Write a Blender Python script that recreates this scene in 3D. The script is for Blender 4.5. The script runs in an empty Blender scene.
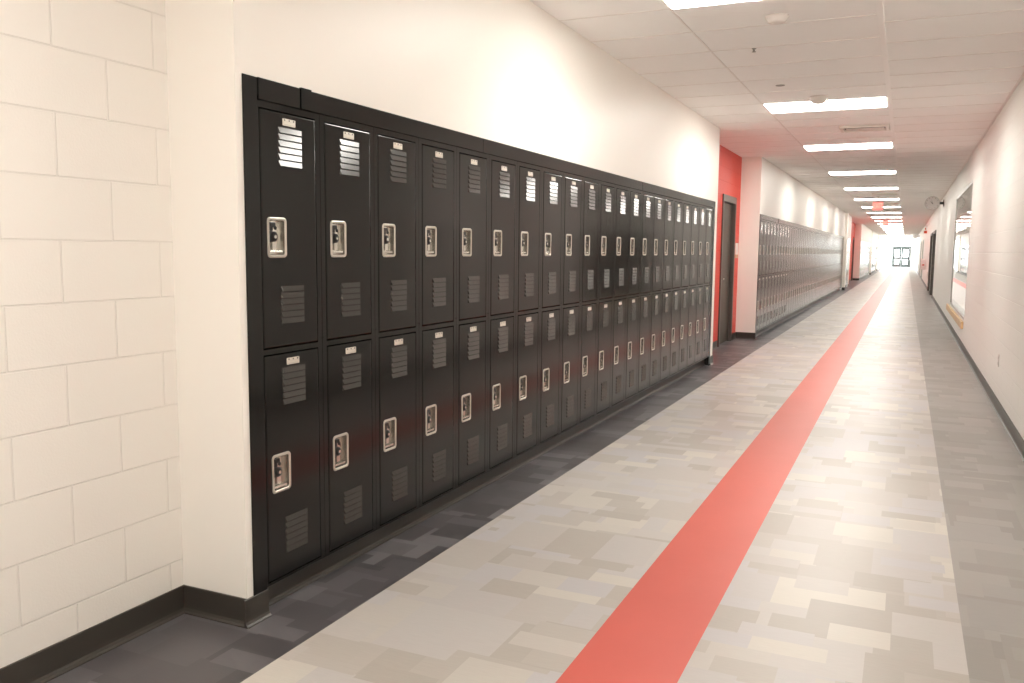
import bpy, bmesh, math, random
from mathutils import Vector, Matrix
random.seed(4)
SC = bpy.context.scene
COL = SC.collection
PI = math.pi

# ------------------------------------------------------------------ main dimensions (metres)
H = 1.3863            # camera height
XW = -2.131           # face of the locker wall
XR = -2.441           # face of the recessed walls on the left
XR2 = 0.812           # right wall
ZC = 2.870            # ceiling
YB = -7.0             # wall behind the camera
YE = 97.0             # far end wall
PITCH = 0.381

# ------------------------------------------------------------------ materials
def nt(name):
    m = bpy.data.materials.new(name); m.use_nodes = True
    n = m.node_tree; b = n.nodes['Principled BSDF']
    return m, n, b
def N(n, t, **k):
    x = n.nodes.new(t)
    for a, v in k.items(): setattr(x, a, v)
    return x
def math_node(n, op, a, b=None):
    x = N(n, 'ShaderNodeMath', operation=op)
    for i, v in enumerate((a, b)):
        if v is None: continue
        if isinstance(v, (int, float)): x.inputs[i].default_value = v
        else: n.links.new(v, x.inputs[i])
    return x.outputs[0]
def mix_col(n, fac, a, b, mode='MIX'):
    x = N(n, 'ShaderNodeMix', data_type='RGBA', blend_type=mode)
    for i, v in ((0, fac), (6, a), (7, b)):
        if isinstance(v, (int, float)): x.inputs[i].default_value = v
        elif isinstance(v, tuple): x.inputs[i].default_value = (*v, 1)
        else: n.links.new(v, x.inputs[i])
    return x.outputs[2]
def plain(name, col, rough=.5, metal=0, spec=.5, bump=0, bscale=300, coat=0, var=0.0, ior=1.5):
    m, n, b = nt(name); b.inputs['IOR'].default_value = ior
    b.inputs['Base Color'].default_value = (*col, 1)
    b.inputs['Roughness'].default_value = rough
    b.inputs['Metallic'].default_value = metal
    b.inputs['Specular IOR Level'].default_value = spec
    b.inputs['Coat Weight'].default_value = coat; b.inputs['Coat Roughness'].default_value = .10
    tc = N(n, 'ShaderNodeTexCoord')
    nz = N(n, 'ShaderNodeTexNoise'); nz.inputs['Scale'].default_value = 6; nz.inputs['Detail'].default_value = 3
    n.links.new(tc.outputs['Object'], nz.inputs['Vector'])
    if var:
        c = mix_col(n, nz.outputs['Fac'], tuple(v*(1-var) for v in col), tuple(min(1, v*(1+var)) for v in col))
        n.links.new(c, b.inputs['Base Color'])
    if bump:
        n2 = N(n, 'ShaderNodeTexNoise'); n2.inputs['Scale'].default_value = bscale
        n.links.new(tc.outputs['Object'], n2.inputs['Vector'])
        bp = N(n, 'ShaderNodeBump'); bp.inputs['Strength'].default_value = bump; bp.inputs['Distance'].default_value = .0006
        n.links.new(n2.outputs['Fac'], bp.inputs['Height']); n.links.new(bp.outputs['Normal'], b.inputs['Normal'])
    return m
def emit(name, col, s):
    m, n, b = nt(name)
    b.inputs['Base Color'].default_value = (*col, 1)
    b.inputs['Emission Color'].default_value = (*col, 1)
    b.inputs['Emission Strength'].default_value = s
    return m
def block_mat(name, col, y_off, rough=.45, axis='Y'):
    """painted concrete block laid in half bond; joints are grooves, not paint"""
    m, n, b = nt(name)
    tc = N(n, 'ShaderNodeTexCoord'); sp = N(n, 'ShaderNodeSeparateXYZ')
    n.links.new(tc.outputs['Object'], sp.inputs[0])
    cb = N(n, 'ShaderNodeCombineXYZ')
    n.links.new(math_node(n, 'ADD', sp.outputs[axis], 40*.3986 - y_off), cb.inputs[0])
    n.links.new(math_node(n, 'SUBTRACT', sp.outputs['Z'], .007), cb.inputs[1])
    br = N(n, 'ShaderNodeTexBrick'); br.offset = .5; br.offset_frequency = 2; br.squash = 1
    n.links.new(cb.outputs[0], br.inputs['Vector'])
    for k, v in (('Scale', 1), ('Mortar Size', .0035), ('Mortar Smooth', .45), ('Brick Width', .3986), ('Row Height', .1993)):
        br.inputs[k].default_value = v
    n1 = N(n, 'ShaderNodeTexNoise'); n1.inputs['Scale'].default_value = 160; n1.inputs['Detail'].default_value = 4
    n.links.new(tc.outputs['Object'], n1.inputs['Vector'])
    h = math_node(n, 'ADD', math_node(n, 'MULTIPLY', br.outputs['Fac'], -1.0), math_node(n, 'MULTIPLY', n1.outputs['Fac'], .22))
    bp = N(n, 'ShaderNodeBump'); bp.inputs['Strength'].default_value = .8; bp.inputs['Distance'].default_value = .0032
    n.links.new(h, bp.inputs['Height']); n.links.new(bp.outputs['Normal'], b.inputs['Normal'])
    c = mix_col(n, math_node(n, 'MULTIPLY', br.outputs['Fac'], .5), col, tuple(v*.9 for v in col))
    n.links.new(c, b.inputs['Base Color'])
    b.inputs['Roughness'].default_value = rough
    return m

CREAM = (.88, .85, .80)
M = {}
M['block'] = block_mat('painted_block', (.81, .78, .735), 1.899 - .1993)
M['block_r'] = block_mat('painted_block_right', (.85, .84, .80), 1.70)
M['red_block'] = block_mat('red_painted_block', (.64, .050, .030), 1.80)
M['drywall'] = plain('cream_drywall', CREAM, .42, bump=.15, bscale=220)
M['black'] = plain('black_locker_paint', (.0060, .0054, .0048), .16, spec=.5, ior=1.38)
M['black_vent'] = plain('black_vent_paint', (.026, .023, .020), .21, spec=.6)  # locker black lightened: louvers catching light, put into the colour
M['void'] = plain('dark_gap', (.004, .004, .004), .8)
M['steel'] = plain('brushed_steel', (.60, .58, .54), .24, metal=1)
M['bezel'] = plain('satin_steel_bezel', (.56, .525, .475), .36, metal=.8)
M['latch'] = plain('black_latch_plastic', (.01, .01, .01), .35)
M['plate'] = plain('aluminium_plate', (.72, .68, .61), .45, metal=.5)
M['platemark'] = plain('dark_notch', (.05, .045, .04), .6)
M['cove'] = plain('dark_vinyl_base', (.045, .039, .033), .38, bump=.1, bscale=60, var=.12)
M['frame_brown'] = plain('bronze_metal_frame', (.10, .083, .073), .38)
M['leaf_brown'] = plain('dark_brown_door', (.058, .046, .036), .42, var=.1)
M['white_plastic'] = plain('white_plastic', (.80, .76, .72), .4)
M['white_metal'] = plain('white_enamel', (.82, .79, .74), .4)
M['sill'] = plain('birch_wood', (.72, .50, .28), .45, var=.12)
M['alu'] = plain('aluminium_frame', (.55, .55, .53), .35, metal=.6)
M['grey_metal'] = plain('grey_metal', (.32, .32, .30), .4, metal=.4)
M['store'] = plain('storefront_frame', (.06, .075, .07), .5)
M['red_plastic'] = plain('red_plastic', (.62, .10, .045), .4)
M['clockface'] = plain('clock_face', (.86, .83, .82), .5)
M['ink'] = plain('black_ink', (.02, .02, .02), .5)
M['tan'] = plain('tan_strip', (.55, .36, .22), .5)
M['exit_white'] = emit('exit_sign_face', (.92, .28, .25), .35)
M['exit_red'] = emit('exit_letters', (1, .32, .24), .8)
M['lamp'] = emit('lamp_diffuser', (1, .965, .89), 13.5)
M['beige_room'] = plain('beige_room', (.72, .68, .62), .7)
M['concrete'] = plain('pale_concrete', (.6, .6, .56), .8, var=.1)
m, n, b = nt('window_glass'); M['glass'] = m
b.inputs['Transmission Weight'].default_value = 1; b.inputs['Roughness'].default_value = 0; b.inputs['IOR'].default_value = 1.5
b.inputs['Base Color'].default_value = (.96, .99, .97, 1)

# ceiling tile
def ceiling_mat():
    m, n, b = nt('ceiling_tile')
    tc = N(n, 'ShaderNodeTexCoord')
    n1 = N(n, 'ShaderNodeTexNoise'); n1.inputs['Scale'].default_value = 260; n1.inputs['Detail'].default_value = 3
    n.links.new(tc.outputs['Object'], n1.inputs['Vector'])
    bp = N(n, 'ShaderNodeBump'); bp.inputs['Strength'].default_value = .3; bp.inputs['Distance'].default_value = .001
    n.links.new(n1.outputs['Fac'], bp.inputs['Height']); n.links.new(bp.outputs['Normal'], b.inputs['Normal'])
    b.inputs['Base Color'].default_value = (.95, .955, .945, 1)
    b.inputs['Roughness'].default_value = .9
    return m
M['tile'] = ceiling_mat()
M['tbar'] = plain('ceiling_grid', (.86, .84, .815), .6)  # darker than the tile: shadow in the tile gaps put into the colour
M['tbar_white'] = plain('bright_ceiling_trim', (.97, .97, .96), .5)

# floor: resilient sheet printed with overlapping rectangles
def floor_mat(name, tones, seed, warm):
    m, n, b = nt(name)
    tc = N(n, 'ShaderNodeTexCoord'); sp = N(n, 'ShaderNodeSeparateXYZ')
    n.links.new(tc.outputs['Object'], sp.inputs[0])
    def cell(w, l, s, stag):
        row = math_node(n, 'FLOOR', math_node(n, 'DIVIDE', math_node(n, 'ADD', sp.outputs['Y'], s*1.37), w))
        wn = N(n, 'ShaderNodeTexWhiteNoise', noise_dimensions='1D'); n.links.new(math_node(n, 'ADD', row, s*7.1), wn.inputs['W'])
        off = math_node(n, 'MULTIPLY', wn.outputs['Value'], stag)
        cx = math_node(n, 'FLOOR', math_node(n, 'DIVIDE', math_node(n, 'ADD', math_node(n, 'ADD', sp.outputs['X'], s*2.11), off), l))
        cb = N(n, 'ShaderNodeCombineXYZ'); n.links.new(row, cb.inputs[0]); n.links.new(cx, cb.inputs[1]); cb.inputs[2].default_value = s
        w2 = N(n, 'ShaderNodeTexWhiteNoise', noise_dimensions='3D'); n.links.new(cb.outputs[0], w2.inputs['Vector'])
        s2 = N(n, 'ShaderNodeSeparateColor'); n.links.new(w2.outputs['Color'], s2.inputs[0])
        return s2.outputs[0], s2.outputs[1]
    def ramp(v):
        r = N(n, 'ShaderNodeValToRGB'); r.color_ramp.interpolation = 'LINEAR'
        els = r.color_ramp.elements
        while len(els) < len(tones): els.new(.5)
        for i, c in enumerate(tones):
            els[i].position = i/(len(tones)-1); els[i].color = (*c, 1)
        n.links.new(v, r.inputs[0]); return r.outputs[0]
    a, a2 = cell(.30, .42, seed, .42)
    col = ramp(a)
    for (w, l, s, thr) in ((.22, .30, seed+3, .55), (.15, .21, seed+5, .70), (.36, .24, seed+9, .72), (.11, .26, seed+12, .84)):
        v, u = cell(w, l, s, l)
        col = mix_col(n, math_node(n, 'GREATER_THAN', u, thr), col, ramp(v))
    # fine directional fleck
    mp = N(n, 'ShaderNodeMapping'); mp.inputs['Scale'].default_value = (14, 160, 1)
    n.links.new(tc.outputs['Object'], mp.inputs[0])
    n1 = N(n, 'ShaderNodeTexNoise'); n1.inputs['Scale'].default_value = 1; n1.inputs['Detail'].default_value = 4
    n.links.new(mp.outputs[0], n1.inputs['Vector'])
    f = N(n, 'ShaderNodeMapRange'); f.inputs[3].default_value = .93; f.inputs[4].default_value = 1.07
    n.links.new(n1.outputs['Fac'], f.inputs[0])
    col = mix_col(n, 1.0, col, f.outputs[0], 'MULTIPLY')
    n.links.new(col, b.inputs['Base Color'])
    n3 = N(n, 'ShaderNodeTexNoise'); n3.inputs['Scale'].default_value = 3; n3.inputs['Detail'].default_value = 5
    n.links.new(tc.outputs['Object'], n3.inputs['Vector'])
    rr = N(n, 'ShaderNodeMapRange'); rr.inputs[3].default_value = .33; rr.inputs[4].default_value = .43
    n.links.new(n3.outputs['Fac'], rr.inputs[0]); n.links.new(rr.outputs[0], b.inputs['Roughness'])
    b.inputs['Specular IOR Level'].default_value = .5
    return m
M['floor_light'] = floor_mat('light_patchwork_floor', [(.40, .365, .33), (.44, .405, .37), (.475, .44, .415), (.47, .45, .46), (.50, .465, .43), (.56, .525, .47)], 1.0, 0)
M['floor_dark'] = floor_mat('charcoal_patchwork_floor', [(.060, .055, .057), (.078, .072, .076), (.094, .087, .092), (.115, .108, .114), (.165, .157, .165)], 21.0, 0)
M['floor_grey'] = floor_mat('grey_patchwork_floor', [(.25, .23, .21), (.275, .253, .232), (.29, .27, .25), (.305, .285, .27), (.325, .30, .28)], 41.0, 0)
def red_floor():
    m, n, b = nt('coral_red_floor')
    tc = N(n, 'ShaderNodeTexCoord')
    n1 = N(n, 'ShaderNodeTexNoise'); n1.inputs['Scale'].default_value = 2.2; n1.inputs['Detail'].default_value = 8; n1.inputs['Roughness'].default_value = .65
    n.links.new(tc.outputs['Object'], n1.inputs['Vector'])
    c = mix_col(n, n1.outputs['Fac'], (.55, .083, .056), (.62, .115, .085))
    n.links.new(c, b.inputs['Base Color']); b.inputs['Roughness'].default_value = .40
    return m
M['floor_red'] = red_floor()

# ------------------------------------------------------------------ mesh helpers
class MB:
    def __init__(s): s.bm = bmesh.new(); s.mats = []; s.cur = 0
    def mat(s, m):
        if m not in s.mats: s.mats.append(m)
        s.cur = s.mats.index(m); return s
    def face(s, vs):
        f = s.bm.faces.new(vs); f.material_index = s.cur; return f
    def box(s, x0, x1, y0, y1, z0, z1, bev=0):
        x0, x1 = sorted((x0, x1)); y0, y1 = sorted((y0, y1)); z0, z1 = sorted((z0, z1))
        v = [s.bm.verts.new(p) for p in ((x0,y0,z0),(x1,y0,z0),(x1,y1,z0),(x0,y1,z0),(x0,y0,z1),(x1,y0,z1),(x1,y1,z1),(x0,y1,z1))]
        fs = [s.face([v[i] for i in q]) for q in ((0,3,2,1),(4,5,6,7),(0,1,5,4),(1,2,6,5),(2,3,7,6),(3,0,4,7))]
        if bev:
            es = list({e for f in fs for e in f.edges})
            r = bmesh.ops.bevel(s.bm, geom=es, offset=bev, segments=2, affect='EDGES', profile=.5)
            for f in r['faces']: f.material_index = s.cur
        return s
    def prism(s, prof, axis, a0, a1):
        """profile of (u,v) pairs extruded along axis; axis Y: (x,z); axis X: (y,z); axis Z: (x,y)"""
        def P(u, v, a): return {'Y': (u, a, v), 'X': (a, u, v), 'Z': (u, v, a)}[axis]
        A = [s.bm.verts.new(P(u, v, a0)) for u, v in prof]; B = [s.bm.verts.new(P(u, v, a1)) for u, v in prof]
        k = len(prof)
        for i in range(k): s.face([A[i], A[(i+1) % k], B[(i+1) % k], B[i]])
        s.face(A[::-1]); s.face(B); return s
    def cyl(s, c, r, d, axis='Z', seg=24, r2=None):
        r2 = r if r2 is None else r2
        def P(a, rr, t):
            u, v = rr*math.cos(a), rr*math.sin(a)
            return {'Z': (c[0]+u, c[1]+v, c[2]+t), 'Y': (c[0]+u, c[1]+t, c[2]+v), 'X': (c[0]+t, c[1]+u, c[2]+v)}[axis]
        A = [s.bm.verts.new(P(2*PI*i/seg, r, 0)) for i in range(seg)]; B = [s.bm.verts.new(P(2*PI*i/seg, r2, d)) for i in range(seg)]
        for i in range(seg):
            f = s.face([A[i], A[(i+1) % seg], B[(i+1) % seg], B[i]]); f.smooth = True
        s.face(A[::-1]); s.face(B); return s
    def lathe(s, c, prof, axis='Z', seg=32):
        rings = []
        for r, t in prof:
            ring = []
            for i in range(seg):
                a = 2*PI*i/seg; u, v = r*math.cos(a), r*math.sin(a)
                ring.append(s.bm.verts.new({'Z': (c[0]+u, c[1]+v, c[2]+t), 'Y': (c[0]+u, c[1]+t, c[2]+v), 'X': (c[0]+t, c[1]+u, c[2]+v)}[axis]))
            rings.append(ring)
        for A, B in zip(rings, rings[1:]):
            for i in range(seg):
                f = s.face([A[i], A[(i+1) % seg], B[(i+1) % seg], B[i]]); f.smooth = True
        s.face(rings[0][::-1]); s.face(rings[-1]); return s
    def mesh(s, name):
        bmesh.ops.recalc_face_normals(s.bm, faces=s.bm.faces[:])
        me = bpy.data.meshes.new(name); s.bm.to_mesh(me); s.bm.free()
        for m in s.mats: me.materials.append(M[m])
        return me
    def build(s, name, parent=None, loc=None):
        o = bpy.data.objects.new(name, s.mesh(name)); COL.objects.link(o)
        if parent: o.parent = parent
        if loc: o.location = loc
        return o
def mb(m): return MB().mat(m)
def tag(o, label, cat, group=None, kind=None):
    o['label'] = label; o['category'] = cat
    if group: o['group'] = group
    if kind: o['kind'] = kind
    return o
def struct(o): o['kind'] = 'structure'; return o
def thing(name, label, cat, loc=(0, 0, 0), group=None, rz=0):
    o = bpy.data.objects.new(name, None); COL.objects.link(o); o.empty_display_size = .1
    o.location = loc; o.rotation_euler.z = rz
    return tag(o, label, cat, group)
def dup(o, parent=None, skip=()):
    c = o.copy(); COL.objects.link(c); c.parent = parent
    for ch in list(o.children):
        if ch.name.split('.')[0] not in skip: dup(ch, c, skip)
    return c

# ------------------------------------------------------------------ room shell
# floor: one object, five printed zones
f = MB()
xs = [(-3.0, -1.866, 'floor_dark'), (-1.866, -.956, 'floor_light'), (-.956, -.600, 'floor_red'), (-.600, .262, 'floor_light'), (.262, 1.0, 'floor_grey')]
for x0, x1, mm in xs:
    f.mat(mm).box(x0, x1, YB-.2, YE+.2, -.08, 0)
struct(f.build('floor'))
struct(mb('concrete').box(-60, 60, -30, 200, -.30, -.09).build('ground'))

struct(mb('tile').box(-3.0, 1.0, YB-.2, YE+.2, ZC, ZC+.1).build('ceiling'))
ROW0 = 5.375; RP = .615; XG1, XG2 = -1.402, -.225
g = mb('tbar')
y = ROW0 - 20*RP
lines = []
while y < YE:
    lines.append(y)
    # flat bars below the tiles, toned darker for the gap shadows
    g.box(XR, XG2, y-.006, y+.006, ZC-.0035, ZC+.001)
    g.box(XG2, XR2, y+.21-.006, y+.21+.006, ZC-.0035, ZC+.001)
    y += RP
g.box(XG1-.006, XG1+.006, YB, YE, ZC-.0037, ZC+.001)
g.box(XR2-.02, XR2+.001, YB, YE, ZC-.006, ZC+.001)
struct(g.build('trim_1'))
struct(mb('tbar_white').box(XG2-.018, XG2+.018, YB, YE, ZC-.009, ZC+.001).build('trim_2'))

# left side walls
struct(mb('block').box(-2.75, XR, YB, 2.36, 0, ZC).build('wall_left'))
w = mb('drywall')
w.box(-2.75, XW, 2.36, 10.70, 1.93, ZC)
w.box(-2.75, XW, 2.36, 2.415, 0, 1.93); w.box(-2.75, XW, 10.535, 10.70, 0, 1.93)
struct(w.build('wall_left.001'))
def red_recess(y0, y1, d0, d1, name):
    w = mb('red_block')
    w.box(-2.75, XR, y0, d0, 0, ZC); w.box(-2.75, XR, d1, y1, 0, ZC); w.box(-2.75, XR, d0, d1, 2.20, ZC)
    struct(w.build(name))
red_recess(10.70, 14.05, 12.60, 13.65, 'wall_left.002')
B2 = 14.10; N2 = 53; B2E = B2 + N2*PITCH
w = mb('drywall')
w.box(-2.75, XW, 14.05, 34.46, 1.93, ZC); w.box(-2.75, XW, 14.05, B2-.002, 0, 1.93); w.box(-2.75, XW, B2E+.05, 34.46, 0, 1.93)
w.box(-2.75, -2.045, 34.46, 35.0, 0, ZC)
B3 = 35.06; N3 = 8; B3E = B3 + N3*PITCH
w.box(-2.75, XW, 35.0, 38.6, 1.93, ZC); w.box(-2.75, XW, B3E+.03, 38.6, 0, 1.93)
struct(w.build('wall_left.003'))
red_recess(38.6, 47.5, 46.0, 47.1, 'wall_left.004')
B4 = 47.56; N4 = 34; B4E = B4+N4*PITCH
B5 = 61.36; N5 = 34; B5E = B5+N5*PITCH
w = mb('drywall')
w.box(-2.75, XW, 47.5, 60.9, 1.93, ZC); w.box(-2.75, XW, 47.5, B4-.002, 0, 1.93); w.box(-2.75, XW, B4E+.03, 60.9, 0, 1.93)
w.box(-2.75, -2.045, 60.9, 61.3, 0, ZC)
w.box(-2.75, XW, 61.3, 75.0, 1.93, ZC); w.box(-2.75, XW, B5E+.03, 75.0, 0, 1.93)
w.box(-2.75, -2.045, 75.0, 75.4, 0, ZC)
struct(w.build('wall_left.005'))
# back wall behind the camera
struct(mb('drywall').box(-2.75, 1.0, YB-.2, YB, 0, ZC).build('wall_back'))

# right wall with its window and door openings
WY0, WY1, WZ0, WZ1 = 14.02, 18.55, .43, 2.45
ops = [(WY0, WY1, WZ0, WZ1), (29.9, 32.4, 0, 2.14), (33.6, 36.0, 0, 2.14), (50.6, 52.6, 0, 2.14), (57.0, 59.0, 0, 2.14)]
w = mb('block_r'); yy = YB
for (a0, a1, z0, z1) in ops:
    w.box(XR2, XR2+.2, yy, a0, 0, ZC)
    if z0 > 0: w.box(XR2, XR2+.2, a0, a1, 0, z0)
    w.box(XR2, XR2+.2, a0, a1, z1, ZC)
    yy = a1
w.box(XR2, XR2+.2, yy, YE, 0, ZC)
struct(w.build('wall_right'))

# far left: glazed curtain wall, far end wall with its double door
cw = thing('window_1', '', '')
for k in ('label', 'category'): del cw[k]
struct(cw)
fr = mb('white_metal')
yy = 75.4
while yy < YE-.1:
    fr.box(-2.20, -2.13, yy, yy+.05, 0, ZC); yy += 3.6
fr.box(-2.20, -2.13, 75.4, YE, 0, .12); fr.box(-2.20, -2.13, 75.4, YE, 1.05, 1.11); fr.box(-2.20, -2.13, 75.4, YE, 2.76, ZC)
fr.build('window_frame', cw)
mb('glass').box(-2.170, -2.162, 75.4, YE, .1, 2.78).build('window_pane', cw)
DX0, DX1, DZ = -1.26, .33, 2.0
w = mb('drywall')
w.box(-2.75, -2.2, YE, YE+.2, 0, ZC); w.box(DX1+.02, XR2+.2, YE, YE+.2, 0, ZC); w.box(DX0-.02, DX1+.02, YE, YE+.2, 2.72, ZC)
struct(w.build('wall_far'))
d = thing('door_1', '', '')
for k in ('label', 'category'): del d[k]
struct(d)
fr = mb('store')
fr.mat('white_metal').box(-2.2, DX0, YE, YE+.06, 2.72, ZC); fr.box(-2.2, -2.14, YE, YE+.06, 0, 2.72); fr.mat('store')
fr.box(DX0-.09, DX0, YE-.02, YE+.06, 0, DZ); fr.box(DX1, DX1+.09, YE-.02, YE+.06, 0, DZ); fr.box(DX0-.09, DX1+.09, YE-.02, YE+.06, DZ-.03, DZ+.1)
fr.build('door_frame', d)
mid = (DX0+DX1)/2
for s0, s1 in ((DX0+.005, mid-.005), (mid+.005, DX1-.005)):
    lf = mb('store')
    lf.box(s0, s0+.17, YE-.01, YE+.035, .01, DZ-.01); lf.box(s1-.17, s1, YE-.01, YE+.035, .01, DZ-.01)
    lf.box(s0+.17, s1-.17, YE-.01, YE+.035, .01, .27); lf.box(s0+.17, s1-.17, YE-.01, YE+.035, DZ-.20, DZ-.01); lf.box(s0+.17, s1-.17, YE-.01, YE+.035, .80, 1.03)
    l = lf.build('door_leaf', d)
    mb('glass').box(s0+.09, s1-.09, YE+.008, YE+.016, .18, DZ-.1).build('pane', l)
    c = s1-.16 if s0 < mid-.3 else s0+.16
    mb('alu').box(c-.012, c+.012, YE-.06, YE-.04, .88, 1.15).box(c-.01, c+.01, YE-.05, YE-.008, .89, .91).box(c-.01, c+.01, YE-.05, YE-.008, 1.12, 1.14).build('door_handle', l)
mb('glass').box(-2.14, DX0-.09, YE+.02, YE+.028, 0, 2.72).box(DX0-.09, DX1+.09, YE+.02, YE+.028, DZ+.1, 2.72).build('side_light', d)

# ------------------------------------------------------------------ baseboards with a cove toe
BH = .104
def cove_prof(s=1):
    return [(0, 0), (.020*s, 0), (.019*s, .004), (.012*s, .009), (.007*s, .018), (.006*s, .03), (.006*s, BH-.002), (.004*s, BH), (0, BH)]
def base_y(mbx, x, y0, y1, s=1, zt=BH):
    mbx.prism([(x+u, v if v < BH-.01 else v-BH+zt) for u, v in cove_prof(s)], 'Y', y0, y1)
def base_x(mbx, y, x0, x1, s=-1):
    mbx.prism([(y+u, v) for u, v in cove_prof(s)], 'X', x0, x1)
bb = mb('cove'); base_y(bb, XR, YB, 2.36); base_x(bb, 2.36, XR, XW+.006); base_y(bb, XW, 2.34, 2.470)
struct(bb.build('baseboard_left'))
TK = -2.197
bb = mb('cove'); base_y(bb, TK, 2.47, 10.53, 1, .112); bb.box(TK, XW-.001, 10.528, 10.5345, 0, .107); struct(bb.build('baseboard_left.001'))
bb = mb('cove'); base_y(bb, XW, 10.53, 10.72); base_y(bb, XR, 10.70, 12.56); base_y(bb, XR, 13.70, 14.05); base_x(bb, 14.05, XR, XW+.006); base_y(bb, XW, 14.03, 14.09)
struct(bb.build('baseboard_left.002'))
bb = mb('cove'); base_y(bb, TK, B2, B2E, 1, .112); base_y(bb, XW, B2E+.03, 34.46); base_x(bb, 34.46, XW, -2.04); base_y(bb, -2.045, 34.44, 35.0)
base_y(bb, TK, B3, B3E, 1, .112); base_y(bb, XW, B3E+.03, 38.6)
base_y(bb, XR, 38.6, 45.95); base_y(bb, XR, 47.15, 47.5); base_x(bb, 47.5, XR, XW)
base_y(bb, TK, B4, B4E, 1, .112); base_x(bb, 60.9, XW, -2.04); base_y(bb, -2.045, 60.88, 61.3); base_y(bb, TK, B5, B5E, 1, .112); base_x(bb, 75, XW, -2.04)
struct(bb.build('baseboard_left.003'))
bb = mb('cove')
yy = YB
for (a0, a1, z0, z1) in ops[1:]:
    base_y(bb, XR2, yy, a0-.03, -1); yy = a1+.03
base_y(bb, XR2, yy, YE, -1)
struct(bb.build('baseboard_right'))

# ------------------------------------------------------------------ doors
def lever(parent, y, z, x, s=1):
    m_ = mb('steel'); m_.cyl((x, y, z), .026, .008, 'X', 20); m_.cyl((x+.008, y, z), .010, .045, 'X', 14)
    m_.box(x+.042, x+.060, y-.012, y+.115*s, z-.010, z+.010, .003)
    m_.build('door_handle', parent)
    mb('steel').cyl((x, y, z+.10), .020, .012, 'X', 18).build('lock_cylinder', parent)
def brown_door(name, y0, y1, ztop):
    d = thing(name, '', '')
    for k in ('label', 'category'): del d[k]
    struct(d)
    fr = mb('frame_brown'); fw = .05; x0, x1 = -2.60, XR+.018
    fr.box(x0, x1, y0-.02, y0+fw, 0, ztop, .003); fr.box(x0, x1, y1-fw, y1+.02, 0, ztop, .003); fr.box(x0, x1, y0+fw, y1-fw, ztop-.10, ztop, .003)
    # door stop
    fr.box(-2.55, -2.52, y0+fw, y0+fw+.016, 0, ztop-.1); fr.box(-2.55, -2.52, y1-fw-.016, y1-fw, 0, ztop-.1)
    fr.build('door_frame', d)
    lf = mb('leaf_brown').box(-2.52, -2.476, y0+fw+.004, y1-fw-.004, .008, ztop-.104, .002).build('door_leaf', d)
    lever(lf, y0+fw+.050, .99, -2.476)
brown_door('door_2', 12.62, 13.63, 2.215)
brown_door('door_3', 46.03, 47.07, 2.15)
def right_door(name, y0, y1, mat):
    d = thing(name, '', '')
    for k in ('label', 'category'): del d[k]
    struct(d)
    fr = mb('frame_brown' if mat == 'leaf_brown' else 'alu'); X0, X1 = XR2-.022, XR2+.16; fw = .06
    fr.box(X0, X1, y0+.01, y0+fw, 0, 2.13, .003); fr.box(X0, X1, y1-fw, y1-.01, 0, 2.13, .003); fr.box(X0, X1, y0+fw, y1-fw, 2.05, 2.13, .003)
    fr.build('door_frame', d)
    md = (y0+y1)/2
    for a, c, s in ((y0+fw+.003, md-.002, -1), (md+.002, y1-fw-.003, 1)):
        l = mb(mat).box(XR2+.04, XR2+.085, a, c, .008, 2.046, .002).build('door_leaf', d)
        yk = c-.07 if s < 0 else a+.07
        mb('steel').cyl((XR2+.040, yk, 1.0), .025, -.008, 'X', 18).cyl((XR2+.03, yk, 1.0), .01, -.04, 'X', 12).box(XR2-.02, XR2-.004, yk-.01 if s > 0 else yk-.10, yk+.10 if s > 0 else yk+.01, .99, 1.01).build('door_handle', l)
right_door('door_4', 29.9, 32.4, 'leaf_brown')
right_door('door_5', 33.6, 36.0, 'leaf_brown')
right_door('door_6', 50.6, 52.6, 'sill')
right_door('door_7', 57.0, 59.0, 'sill')

# window on the right wall
wn = thing('window_2', '', '')
for k in ('label', 'category'): del wn[k]
struct(wn)
fr = mb('alu'); X0, X1 = XR2+.004, XR2+.08
fr.box(X0, X1, WY0, WY0+.03, WZ0, WZ1, .003); fr.box(X0, X1, WY1-.03, WY1, WZ0, WZ1, .003)
fr.box(X0, X1, WY0+.03, WY1-.03, WZ1-.04, WZ1, .003); fr.box(X0, X1, WY0+.03, WY1-.03, WZ0, WZ0+.03, .003)
fr.build('window_frame', wn)
mb('glass').box(XR2+.016, XR2+.022, WY0+.025, WY1-.025, WZ0+.025, WZ1-.035).build('window_pane', wn)
sl = mb('sill').box(XR2-.035, XR2-.002, 14.10, 19.15, .300, .405, .004).build('window_sill', wn)
# the room behind that window
r_ = mb('beige_room')
r_.box(1.0, 5.0, 12.9, 13.0, 0, ZC); r_.box(1.0, 5.0, 20.0, 20.1, 0, ZC); r_.box(5.0, 5.1, 12.9, 20.1, 0, ZC); r_.box(1.0, 5.1, 12.9, 20.1, -.08, 0); r_.box(1.0, 5.1, 12.9, 20.1, ZC, ZC+.1)
struct(r_.build('wall_room'))

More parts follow.
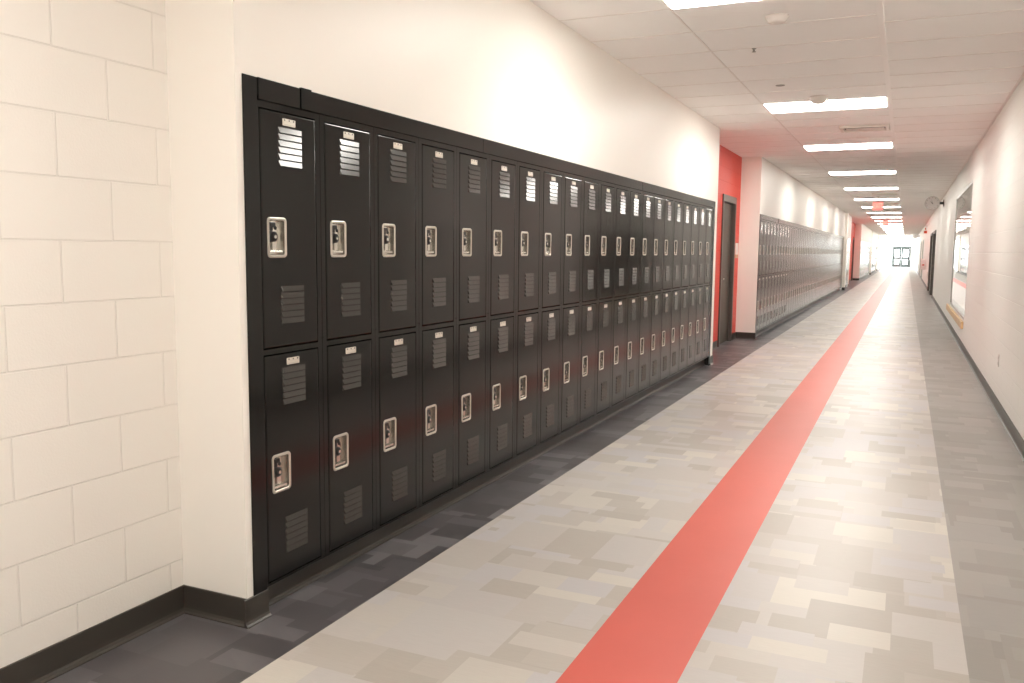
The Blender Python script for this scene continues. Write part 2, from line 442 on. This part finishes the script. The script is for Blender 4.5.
# ------------------------------------------------------------------ lockers
DW, DH0, DH1 = .316, .122, .985       # lower door
UH0, UH1 = 1.0138, 1.8815             # upper door
XF = .000                             # frame face (local x = 0 is the wall face)
DF = .0015                             # door face
def frame_mesh():
    b_ = mb('black'); e = .0010; s0 = (PITCH-DW)/2 - .0045; dep = -.36
    y0, y1 = e, PITCH-e
    b_.box(dep, XF, y0, y0+s0-e, .108, 1.925); b_.box(dep, XF, y1-s0+e, y1, .108, 1.925)
    yi0, yi1 = y0+s0-e, y1-s0+e
    b_.box(dep, XF, yi0, yi1, .108, DH0-.0045); b_.box(dep, XF, yi0, yi1, DH1+.0045, UH0-.0045); b_.box(dep, XF, yi0, yi1, UH1+.0045, 1.925)
    b_.mat('void').box(dep, -.045, yi0, yi1, DH0-.0045, DH1+.0045); b_.box(dep, -.045, yi0, yi1, UH0-.0045, UH1+.0045)
    b_.mat('black')
    # tiny frame rivets beside the middle rail
    for yy in (y0+.006, y1-.006): b_.cyl((XF, yy, UH0+.012), .0022, .0012, 'X', 8)
    return b_.mesh('frame')
HY0, HY1, HZ0, HZ1 = .026, .134, .334, .484      # latch cup, from door corner
def rrect(y0, y1, z0, z1, r, seg=5):
    pts = []
    for cy, cz, a0 in ((y1-r, z1-r, 0), (y0+r, z1-r, 90), (y0+r, z0+r, 180), (y1-r, z0+r, 270)):
        for k in range(seg+1):
            a = math.radians(a0+90*k/seg); pts.append((cy+r*math.cos(a), cz+r*math.sin(a)))
    return pts
def door_mesh(h, cut=True):
    b_ = mb('black'); bm = b_.bm; c = .0045; t = .022
    ys = [c, HY0+.008, HY1-.008, DW-c]; zs = [c, HZ0+.008, HZ1-.008, h-c]
    G = [[bm.verts.new((DF, y, z)) for z in zs] for y in ys]
    for i in range(3):
        for j in range(3):
            if cut and i == 1 and j == 1: continue
            b_.face([G[i][j], G[i+1][j], G[i+1][j+1], G[i][j+1]])
    ring = [G[i][0] for i in range(4)] + [G[3][j] for j in range(1, 4)] + [G[i][3] for i in (2, 1, 0)] + [G[0][j] for j in (2, 1)]
    def push(v):
        y, z = v.co.y, v.co.z
        return (0 if abs(y-c) < 1e-6 else DW if abs(y-DW+c) < 1e-6 else y, 0 if abs(z-c) < 1e-6 else h if abs(z-h+c) < 1e-6 else z)
    def part(v, f):
        y, z = push(v); return (v.co.y+(y-v.co.y)*f, v.co.z+(z-v.co.z)*f)
    R0 = [bm.verts.new((DF-.0008, *part(v, .66))) for v in ring]; R1 = [bm.verts.new((DF-.0030, *push(v))) for v in ring]; R2 = [bm.verts.new((DF-t, *push(v))) for v in ring]
    k = len(ring)
    for A, B in ((ring, R0), (R0, R1), (R1, R2)):
        for i in range(k): b_.face([A[i], A[(i+1) % k], B[(i+1) % k], B[i]])
    return b_.mesh('door')
def vent_mesh(z0, n_=6, p=.0243, y0=.097, y1=.234):
    b_ = mb('black_vent'); bm = b_.bm
    for i in range(n_):
        zt = z0+(i+1)*p-.001; zb = z0+i*p+.0032; d = (zt-zb)*math.tan(math.radians(14.3))
        P = lambda x, y, z: bm.verts.new((DF+x, y, z))
        a, c = P(.0002, y0, zt), P(.0002, y1, zt)
        e, g_ = P(d, y0+.006, zb), P(d, y1-.006, zb)
        h_, i_ = P(.0002, y0, zb), P(.0002, y1, zb)
        b_.face([a, c, g_, e]); b_.face([a, e, h_]); b_.face([c, i_, g_]); b_.face([e, g_, i_, h_]); b_.face([a, h_, i_, c])
    return b_.mesh('louver_vent')
def cup_mesh():
    b_ = mb('bezel'); bm = b_.bm
    def ring(x, ins, r): return [bm.verts.new((x, y, z)) for y, z in rrect(HY0+ins, HY1-ins, HZ0+ins*1.0, HZ1-ins, r)]
    rings = [ring(DF+.0002, 0, .016), ring(DF+.0035, .0012, .0155), ring(DF+.0045, .004, .014), ring(DF+.0042, .0085, .010), ring(DF+.001, .0112, .0075)]
    for A, B in zip(rings, rings[1:]):
        for i in range(len(A)): b_.face([A[i], A[(i+1) % len(A)], B[(i+1) % len(A)], B[i]]).smooth = False
    b_.mat('steel')
    deep = ring(DF-.019, .0135, .006); A = rings[-1]
    for i in range(len(A)): b_.face([A[i], A[(i+1) % len(A)], deep[(i+1) % len(A)], deep[i]])
    b_.face(deep)
    # pull ledge across the bottom, and the raised strip the latch slides in
    b_.box(DF-.0185, DF-.002, HY0+.018, HY1-.018, HZ0+.018, HZ0+.026, .001)
    b_.box(DF-.0185, DF-.012, HY0+.044, HY0+.066, HZ0+.03, HZ1-.018, .001)
    return b_.mesh('handle_cup')
def latch_mesh():
    b_ = mb('latch')
    y = HY0+.044
    b_.box(DF-.018, DF-.001, HY0+.020, HY0+.050, HZ1-.036, HZ1-.019, .002)
    b_.box(DF-.018, DF-.002, HY0+.020, HY0+.036, HZ1-.050, HZ1-.034, .002); b_.cyl((DF-.003, HY0+.046, HZ1-.040), .007, .004, 'X', 12)
    b_.cyl((DF-.018, y, HZ0+.078), .019, .015, 'X', 18); b_.cyl((DF-.003, y, HZ0+.078), .019, .005, 'X', 18, .012)
    b_.box(DF-.018, DF-.004, HY0+.0155, HY0+.038, HZ0+.058, HZ0+.099, .002)
    b_.mat('steel').cyl((DF+.0022, y, HZ0+.078), .007, .001, 'X', 14)
    return b_.mesh('latch_knob')
def plate_mesh(h):
    b_ = mb('plate'); z1 = h-.0185; z0 = z1-.0255; y0, y1 = .123, .196
    pts = rrect(y0, y1, z0, z1, .003, 3)
    b_.prism([(y, z) for y, z in pts], 'X', DF+.0002, DF+.0022)
    b_.mat('platemark')
    for yy in (.134, .1595, .185): b_.cyl((DF+.0022, yy, z1-.0055), .0032, .0005, 'X', 10)
    b_.mat('bezel').box(DF+.0021, DF+.0032, y0+.008, y1-.008, z0+.003, z0+.005); b_.box(DF+.0021, DF+.0032, y0+.010, y1-.010, z1-.0105, z1-.0095)
    return b_.mesh('number_plate')
def make_locker(label, loc, group):
    r = thing('locker', label, 'locker', loc, group)
    def child(name, me, par, l=(0, 0, 0)):
        o = bpy.data.objects.new(name, me); COL.objects.link(o); o.parent = par; o.location = l; return o
    child('frame', MESH['frame'], r)
    off = (PITCH-DW)/2
    for z0, z1, key in ((DH0, DH1, 'lo'), (UH0, UH1, 'up')):
        d = child('door', MESH['door_'+key], r, (0, off, z0))
        child('louver_vent', MESH['vent_bot'], d); child('louver_vent', MESH['vent_top_'+key], d)
        child('handle_cup', MESH['cup'], d); child('latch_knob', MESH['latch'], d)
        child('number_plate', MESH['plate_'+key], d)
    return r
hl, hu = DH1-DH0, UH1-UH0
MESH = dict(frame=frame_mesh(), door_lo=door_mesh(hl), door_up=door_mesh(hu), vent_bot=vent_mesh(.083), vent_top_lo=vent_mesh(hl-.198),
            vent_top_up=vent_mesh(hu-.197), cup=cup_mesh(), latch=latch_mesh(), plate_lo=plate_mesh(hl), plate_up=plate_mesh(hu))
ordn = lambda k: {1: 'first', 2: 'second', 3: 'third', 4: 'fourth', 5: 'fifth', 6: 'sixth', 7: 'seventh', 8: 'eighth', 9: 'ninth', 10: 'tenth', 11: 'eleventh', 12: 'twelfth'}.get(k) or (str(k) + ('th' if 10 < k % 100 < 20 or k % 10 not in (1, 2, 3) else {1: 'st', 2: 'nd', 3: 'rd'}[k % 10]))
B1 = 2.482 - (PITCH-DW)/2; N1 = 21
first = None
for i in range(N1):
    loc = (XW-.0015, B1+i*PITCH, 0)
    if i == 0: lab = 'large black two-tier locker nearest the camera, next to the cream block wall corner'
    elif i == N1-1: lab = 'last black two-tier locker of the near bank, beside the red wall'
    elif i < 11: lab = '%s black two-tier locker of the near bank, counted from the near left end' % ordn(i+1)
    else: lab = '%s black two-tier locker of the near bank, counted back from the red wall' % ordn(N1-i)
    if first is None: first = make_locker(lab, loc, 'black two-tier lockers of the near bank'); o = first
    else: o = dup(first)
    o.location = loc; o['label'] = lab
for i in range(N2):
    o = dup(first, None, () if i < 10 else ('louver_vent', 'latch_knob', 'number_plate'))
    o.location = (XW-.0015, B2+i*PITCH, 0); o['group'] = 'lockers of the second bank beyond the red recess'
    o['label'] = ('first dark locker of the second bank, at the corner just past the red wall' if i == 0 else
                  'last dark locker of the second bank, against the protruding pilaster' if i == N2-1 else
                  '%s dark locker of the second bank, counted from the corner by the red wall' % ordn(i+1) if i < 27 else
                  '%s dark locker of the second bank, counted back from the far pilaster' % ordn(N2-i))
far = mb('black'); far.box(-.36, 0, .001, PITCH-.001, .108, 1.925)
for z0, z1 in ((DH0, DH1), (UH0, UH1)):
    far.mat('black').box(-.01, DF, .0325, .0325+DW, z0, z1, .002)
    far.mat('steel').box(DF, DF+.004, .0325+HY0, .0325+HY1, z0+HZ0, z0+HZ1, .001)
far = far.mesh('locker')
for (y0, n_, lab) in ((B3, N3, 'tiny dark locker in the short bank just before the far red recess'), (B4, N4, 'distant pale-reflecting locker in the bank just past the far red recess'), (B5, N5, 'most distant locker in the last bank before the bright glass end')):
    for i in range(n_):
        o = bpy.data.objects.new('locker', far); COL.objects.link(o); o.location = (XW-.0015, y0+i*PITCH, 0)
        tag(o, lab, 'locker', lab.replace('locker', 'lockers', 1))

# metal trims of the banks
def top_trim(label, y0, y1, first_seam, step):
    t = thing('top_trim', label, 'trim', (XW+.002, y0, 1.925))
    cuts = [y0]; s = first_seam
    while s < y1-.2: cuts.append(s); s += step
    cuts.append(y1)
    for i, (a, c) in enumerate(zip(cuts, cuts[1:])):
        p = mb('black'); a += .0012
        ex = 0 if i % 2 else .0012
        p.prism([(-.0010, -.014), (.0035+ex, -.014), (.0045+ex, -.012), (.0045+ex, .059), (.0030+ex, .062), (-.0010, .062)], 'Y', a-y0, c-y0)
        if i == 1: p.prism([(.0058, -.0140), (.0088, -.0130), (.0088, .0655), (-.0010, .0655), (-.0010, .0622), (.0058, .062)], 'Y', a-y0+.004, a-y0+.066)
        p.build('trim_panel', t)
top_trim('long black metal trim running along the top of the near locker bank', 2.468, 10.545, 2.70, 1.562)
o = mb('black').box(.0002, .0055, 0, .073, .104, 1.986, .0015)  .build('filler_panel', None, (XW, 2.392, 0))
tag(o, 'tall narrow black filler panel at the near left end of the lockers', 'panel')
o = mb('black').box(-.0010, .0055, 0, .075, .0, 1.909, .0015).build('end_panel', None, (XW, 10.470, 0))
tag(o, 'narrow black end panel closing the near locker bank beside the red wall', 'panel')
top_trim('metal trim along the top of the second locker bank', B2-.045, B2E+.05, B2+2.1, 2.2)
o = mb('black').box(.0005, .009, 0, .045, .0, 1.909, .0015).build('end_panel', None, (XW, B2-.046, 0))
tag(o, 'narrow black end panel at the near corner of the second locker bank', 'panel')
top_trim('metal trim along the top of the short bank before the far red recess', B3, B3E+.04, B3+1.5, 2.2)
top_trim('metal trim on the bank just past the far red recess', B4, B4E+.04, B4+1.5, 2.2)
top_trim('metal trim on the last locker bank before the glass end', B5, B5E+.04, B5+1.5, 2.2)

# ------------------------------------------------------------------ ceiling fixtures
# rectangular recessed luminaires, one every seven tiles
def lamp_mesh():
    fr = mb('white_metal'); a, c, t = (XG2-.016)-(XG1+.006), RP-.012, .018
    fr.box(0, a, 0, t, -.006, .002); fr.box(0, a, c-t, c, -.006, .002); fr.box(0, t, t, c-t, -.006, .002); fr.box(a-t, a, t, c-t, -.006, .002)
    return fr.mesh('frame'), mb('lamp').box(t, a-t, t, c-t, -.012, .0015).mesh('diffuser')
fm, dm = lamp_mesh()
idx = [-15, -8, -1, 6, 12, 19, 26, 33, 40, 47, 54, 61, 68, 75, 82, 89, 96, 103, 110, 117, 124, 131, 138, 145]  # first index is an unseen light added behind the camera for illumination
names = ['behind the viewpoint', 'overhead at the viewpoint', 'nearest in view, cut off at top edge', 'second nearest in view, with a small dome in front', 'third nearest in view, just past the ceiling vent', 'fourth nearest in view', 'fifth nearest in view']
for k, j in enumerate(idx):
    nm = names[k] if k < len(names) else '%s from the camera along the far ceiling' % ordn(k-1)
    L = thing('ceiling_light', 'flat white rectangular ceiling light, ' + nm, 'ceiling light', (XG1+.006, ROW0+(j)*RP+.006, ZC), 'rectangular ceiling lights')
    for n_, me in (('frame', fm), ('diffuser', dm)):
        o = bpy.data.objects.new(n_, me); COL.objects.link(o); o.parent = L

def vent(label, x0, x1, y0, y1):
    t = thing('ceiling_vent', label, 'vent', (x0, y0, ZC), 'ceiling vents')
    a, c = x1-x0, y1-y0
    fr = mb('white_metal'); e = .045
    for q in ((0, a, 0, e), (0, a, c-e, c), (0, e, e, c-e), (a-e, a, e, c-e)):
        fr.box(*q, -.028, -.0002, .008)
    fr.build('frame', t)
    mb('leaf_brown').box(e, a-e, e, c-e, -.002, -.0003).build('backing', t)  # dark sheet under the solid ceiling, painted as the vent's shaded slot
    s = mb('white_metal'); w_ = c-2*e
    s.box(e+.02, a-e-.012, e+w_*.45, e+w_*.68, -.016, -.012, .001); s.box(e+.02, a-e-.012, e+w_*.74, e+w_*.97, -.016, -.012, .001)
    s.build('slats', t)
vent('white slatted ceiling vent between the second and third lights', -.80, -.255, 10.97, 11.38)
vent('small ceiling vent just in front of the near exit sign', -.86, -.28, 23.4, 23.8)
vent('distant ceiling vent just behind the near exit sign', -.62, -.28, 28.0, 28.4)
vent('most distant ceiling vent, between the two exit signs', -.80, -.28, 32.3, 32.7)

# detectors and sprinklers
o = mb('white_plastic').lathe((0, 0, 0), [(.075, -.0003), (.075, -.010), (.066, -.014), (.060, -.030), (.046, -.040), (.020, -.043)]).build('smoke_detector', None, (-.822, 5.80, ZC))
tag(o, 'round white smoke detector on the ceiling beside the nearest light', 'smoke detector')
o = mb('white_plastic').lathe((0, 0, 0), [(.085, -.0003), (.085, -.012), (.075, -.020), (.070, -.045), (.055, -.062), (.025, -.070)]).build('ceiling_sensor', None, (-.84, 8.86, ZC))
tag(o, 'round white ceiling sensor dome right in front of the second light', 'sensor')
o = mb('grey_metal').lathe((0, 0, 0), [(.018, -.0003), (.016, -.006), (.008, -.010), (.008, -.024), (.016, -.026), (.016, -.028)], seg=16).build('sprinkler', None, (-1.093, 6.62, ZC)); tag(o, 'tiny dark sprinkler head on the ceiling below the smoke detector', 'sprinkler')
o = mb('grey_metal').lathe((0, 0, 0), [(.040, -.0003), (.040, -.003), (.034, -.005)], seg=24).build('sprinkler_cover', None, (-1.104, 8.15, ZC))
tag(o, 'flat round grey sprinkler cover plate on the ceiling', 'sprinkler cover')

# ------------------------------------------------------------------ exit signs
def text_mesh(s, size, ext, mat):
    cu = bpy.data.curves.new('letters', 'FONT'); cu.body = s; cu.size = size; cu.extrude = ext; cu.align_x = 'CENTER'; cu.align_y = 'CENTER'; cu.offset = size*.018
    o = bpy.data.objects.new('tmp', cu); COL.objects.link(o)
    dg = bpy.context.evaluated_depsgraph_get(); me = bpy.data.meshes.new_from_object(o.evaluated_get(dg))
    bpy.data.objects.remove(o); me.materials.clear(); me.materials.append(M[mat]); return me
def exit_sign(label, x, y, w_, zb, zt):
    t = thing('exit_sign', label, 'exit sign', (x, y, ZC), 'hanging exit signs')
    hh = zt-zb; zc = (zt+zb)/2-ZC
    mb('white_plastic').box(-w_/2, w_/2, -.02, .02, zb-ZC, zt-ZC, .005).build('housing', t)
    mb('white_plastic').lathe((0, 0, 0), [(.055, -.0003), (.055, -.012), (.012, -.020), (.012, zt-ZC+.001)], seg=20).build('stem', t)
    mb('exit_white').box(-w_/2+.012, w_/2-.012, -.0215, -.0195, zb-ZC+.014, zt-ZC-.012).build('face', t)
    o = bpy.data.objects.new('letters', text_mesh('EXIT', hh*.66, .0006, 'exit_red')); COL.objects.link(o); o.parent = t
    wd = o.dimensions.x if o.dimensions.x > 0 else .3
    k = (w_*.84)/max(wd, .01)
    o.rotation_euler = (PI/2, 0, 0); o.location = (0, -.0222, zc); o.scale = (min(k, 1.0), 1.15, 1)
exit_sign('nearer exit sign hanging from the ceiling, washed pink against the lights', -.742, 24.6, .27, 2.49, 2.735)
exit_sign('farther small red exit sign hanging from the ceiling', -.88, 40.5, .24, 2.57, 2.79)

# ------------------------------------------------------------------ things on the right wall
def clock(label, x, y, z, r):
    t = thing('wall_clock', label, 'clock', (XR2, y, z), 'double-sided clocks on the right wall')
    cx = x-XR2
    mb('alu').lathe((cx, 0, 0), [(r*.96, -.045), (r, -.038), (r, .038), (r*.96, .045)], 'Y', 48).build('housing', t)
    fc = mb('clockface').cyl((cx, -.0475, 0), r*.94, .003, 'Y', 48).build('face', t)
    hd = mb('ink')
    for i in range(12):
        a = i*PI/6; ux, uz = math.sin(a), math.cos(a); px, pz = uz, -ux; w_ = .004; r0, r1 = r*.74, r*.86
        hd.prism([(cx+ux*r0+px*w_, uz*r0+pz*w_), (cx+ux*r1+px*w_, uz*r1+pz*w_), (cx+ux*r1-px*w_, uz*r1-pz*w_), (cx+ux*r0-px*w_, uz*r0-pz*w_)], 'Y', -.0485, -.0475)
    hd.build('hour_marks', t)
    for a, ln, w_ in ((math.radians(312), .50, .006), (math.radians(-12), .72, .004)):
        ux, uz = math.sin(a), math.cos(a); px, pz = uz, -ux
        mb('ink').prism([(cx+px*w_-ux*.02, pz*w_-uz*.02), (cx+ux*r*ln, uz*r*ln), (cx-px*w_-ux*.02, -pz*w_-uz*.02)], 'Y', -.0500, -.0490).build('hand', t)
    mb('latch').box(cx+r-.004, -.016, -.03, .03, -.03, .03, .003).box(-.018, -.0005, -.05, .05, -.085, .085, .003).build('bracket', t)
clock('round grey clock on a black bracket projecting from the right wall', .540, 24.9, 2.685, .175)
clock('small distant grey clock near the bright far end of the right wall', .55, 70, 2.66, .178)

t = thing('fire_alarm', 'small red and white fire alarm high on the right wall', 'fire alarm', (XR2, 44, 2.46))
mb('white_plastic').box(-.05, .002, -.10, .10, -.02, .20, .006).build('housing', t)
mb('red_plastic').box(-.13, -.0005, -.06, .06, -.14, -.02, .01).build('horn', t)
mb('red_plastic').box(-.10, -.05, -.04, .04, .02, .12, .01).build('strobe', t)
t = thing('wall_cabinet', 'pale grey cabinet with a red mark on the right wall before the far doors', 'cabinet', (XR2, 43.0, .68))
mb('white_metal').box(-.20, -.0005, -.15, .15, 0, .46, .006).build('body', t)
mb('clockface').box(-.185, -.015, -.154, -.150, .015, .445, .002).build('front', t)
mb('red_plastic').box(-.14, -.05, -.157, -.154, .18, .235).build('red_mark', t)
o = mb('white_plastic').box(-.02, -.0005, -.06, .06, -.08, .08, .003).box(-.03, -.02, -.012, .012, -.02, .02, .002).build('light_switch', None, (XR2, 37.2, 1.36)); tag(o, 'small white light switch on the right wall past the dark doors', 'switch')
o = mb('white_plastic').box(-.03, -.0005, -.10, .10, -.13, .13, .004).box(-.036, -.03, -.06, .06, -.02, .05, .002).build('wall_box', None, (XR2, 37.4, .56)); tag(o, 'small white box low on the right wall past the dark doors', 'box')
t = thing('wall_outlet', 'cream electrical outlet low on the right block wall', 'outlet', (XR2, 8.84, .435))
mb('white_plastic').box(-.006, -.0005, -.036, .036, -.058, .058, .002).build('cover_plate', t)
for dz in (-.026, .026): mb('white_plastic').box(-.010, -.006, -.017, .017, dz-.014, dz+.014, .003).build('socket', t)

# room sign beside the brown door
t = thing('room_sign', 'small white room sign with tan bottom strip on the red wall', 'sign', (XR, 13.875, 1.29))
mb('white_plastic').box(.0005, .008, -.11, .11, .055, .235, .002).build('plate', t)
mb('tan').box(.0005, .007, -.11, .11, 0, .0545, .002).build('strip', t)

# ------------------------------------------------------------------ sky outside
wd = bpy.data.worlds.new('World'); SC.world = wd; wd.use_nodes = True
bg = wd.node_tree.nodes['Background']; bg.inputs[0].default_value = (.93, .97, 1, 1); bg.inputs[1].default_value = 6.0

# ------------------------------------------------------------------ camera
cd = bpy.data.cameras.new('Camera'); co = bpy.data.objects.new('Camera', cd); COL.objects.link(co)
cd.sensor_fit = 'HORIZONTAL'; cd.sensor_width = 36; cd.lens = 859.11/1024*36; cd.clip_end = 400; cd.clip_start = .05
yaw, pit, roll = .4273, -.1064, .0098
F = Vector((-math.sin(yaw)*math.cos(pit), math.cos(yaw)*math.cos(pit), math.sin(pit)))
R_ = Vector((math.cos(yaw), math.sin(yaw), 0)); U = R_.cross(F)
R2_ = R_*math.cos(roll)+U*math.sin(roll); U2 = U*math.cos(roll)-R_*math.sin(roll)
co.matrix_world = Matrix(((R2_.x, U2.x, -F.x, 0), (R2_.y, U2.y, -F.y, 0), (R2_.z, U2.z, -F.z, H), (0, 0, 0, 1)))
SC.camera = co
SC.view_settings.view_transform = 'Standard'; SC.view_settings.look = 'None'
SC.view_settings.gamma = 1; SC.view_settings.use_curve_mapping = False
SC.view_settings.exposure = 1.12
SC.cycles.max_bounces = 18; SC.cycles.diffuse_bounces = 16; SC.cycles.glossy_bounces = 5; SC.cycles.transmission_bounces = 6
SC.cycles.sample_clamp_indirect = 6
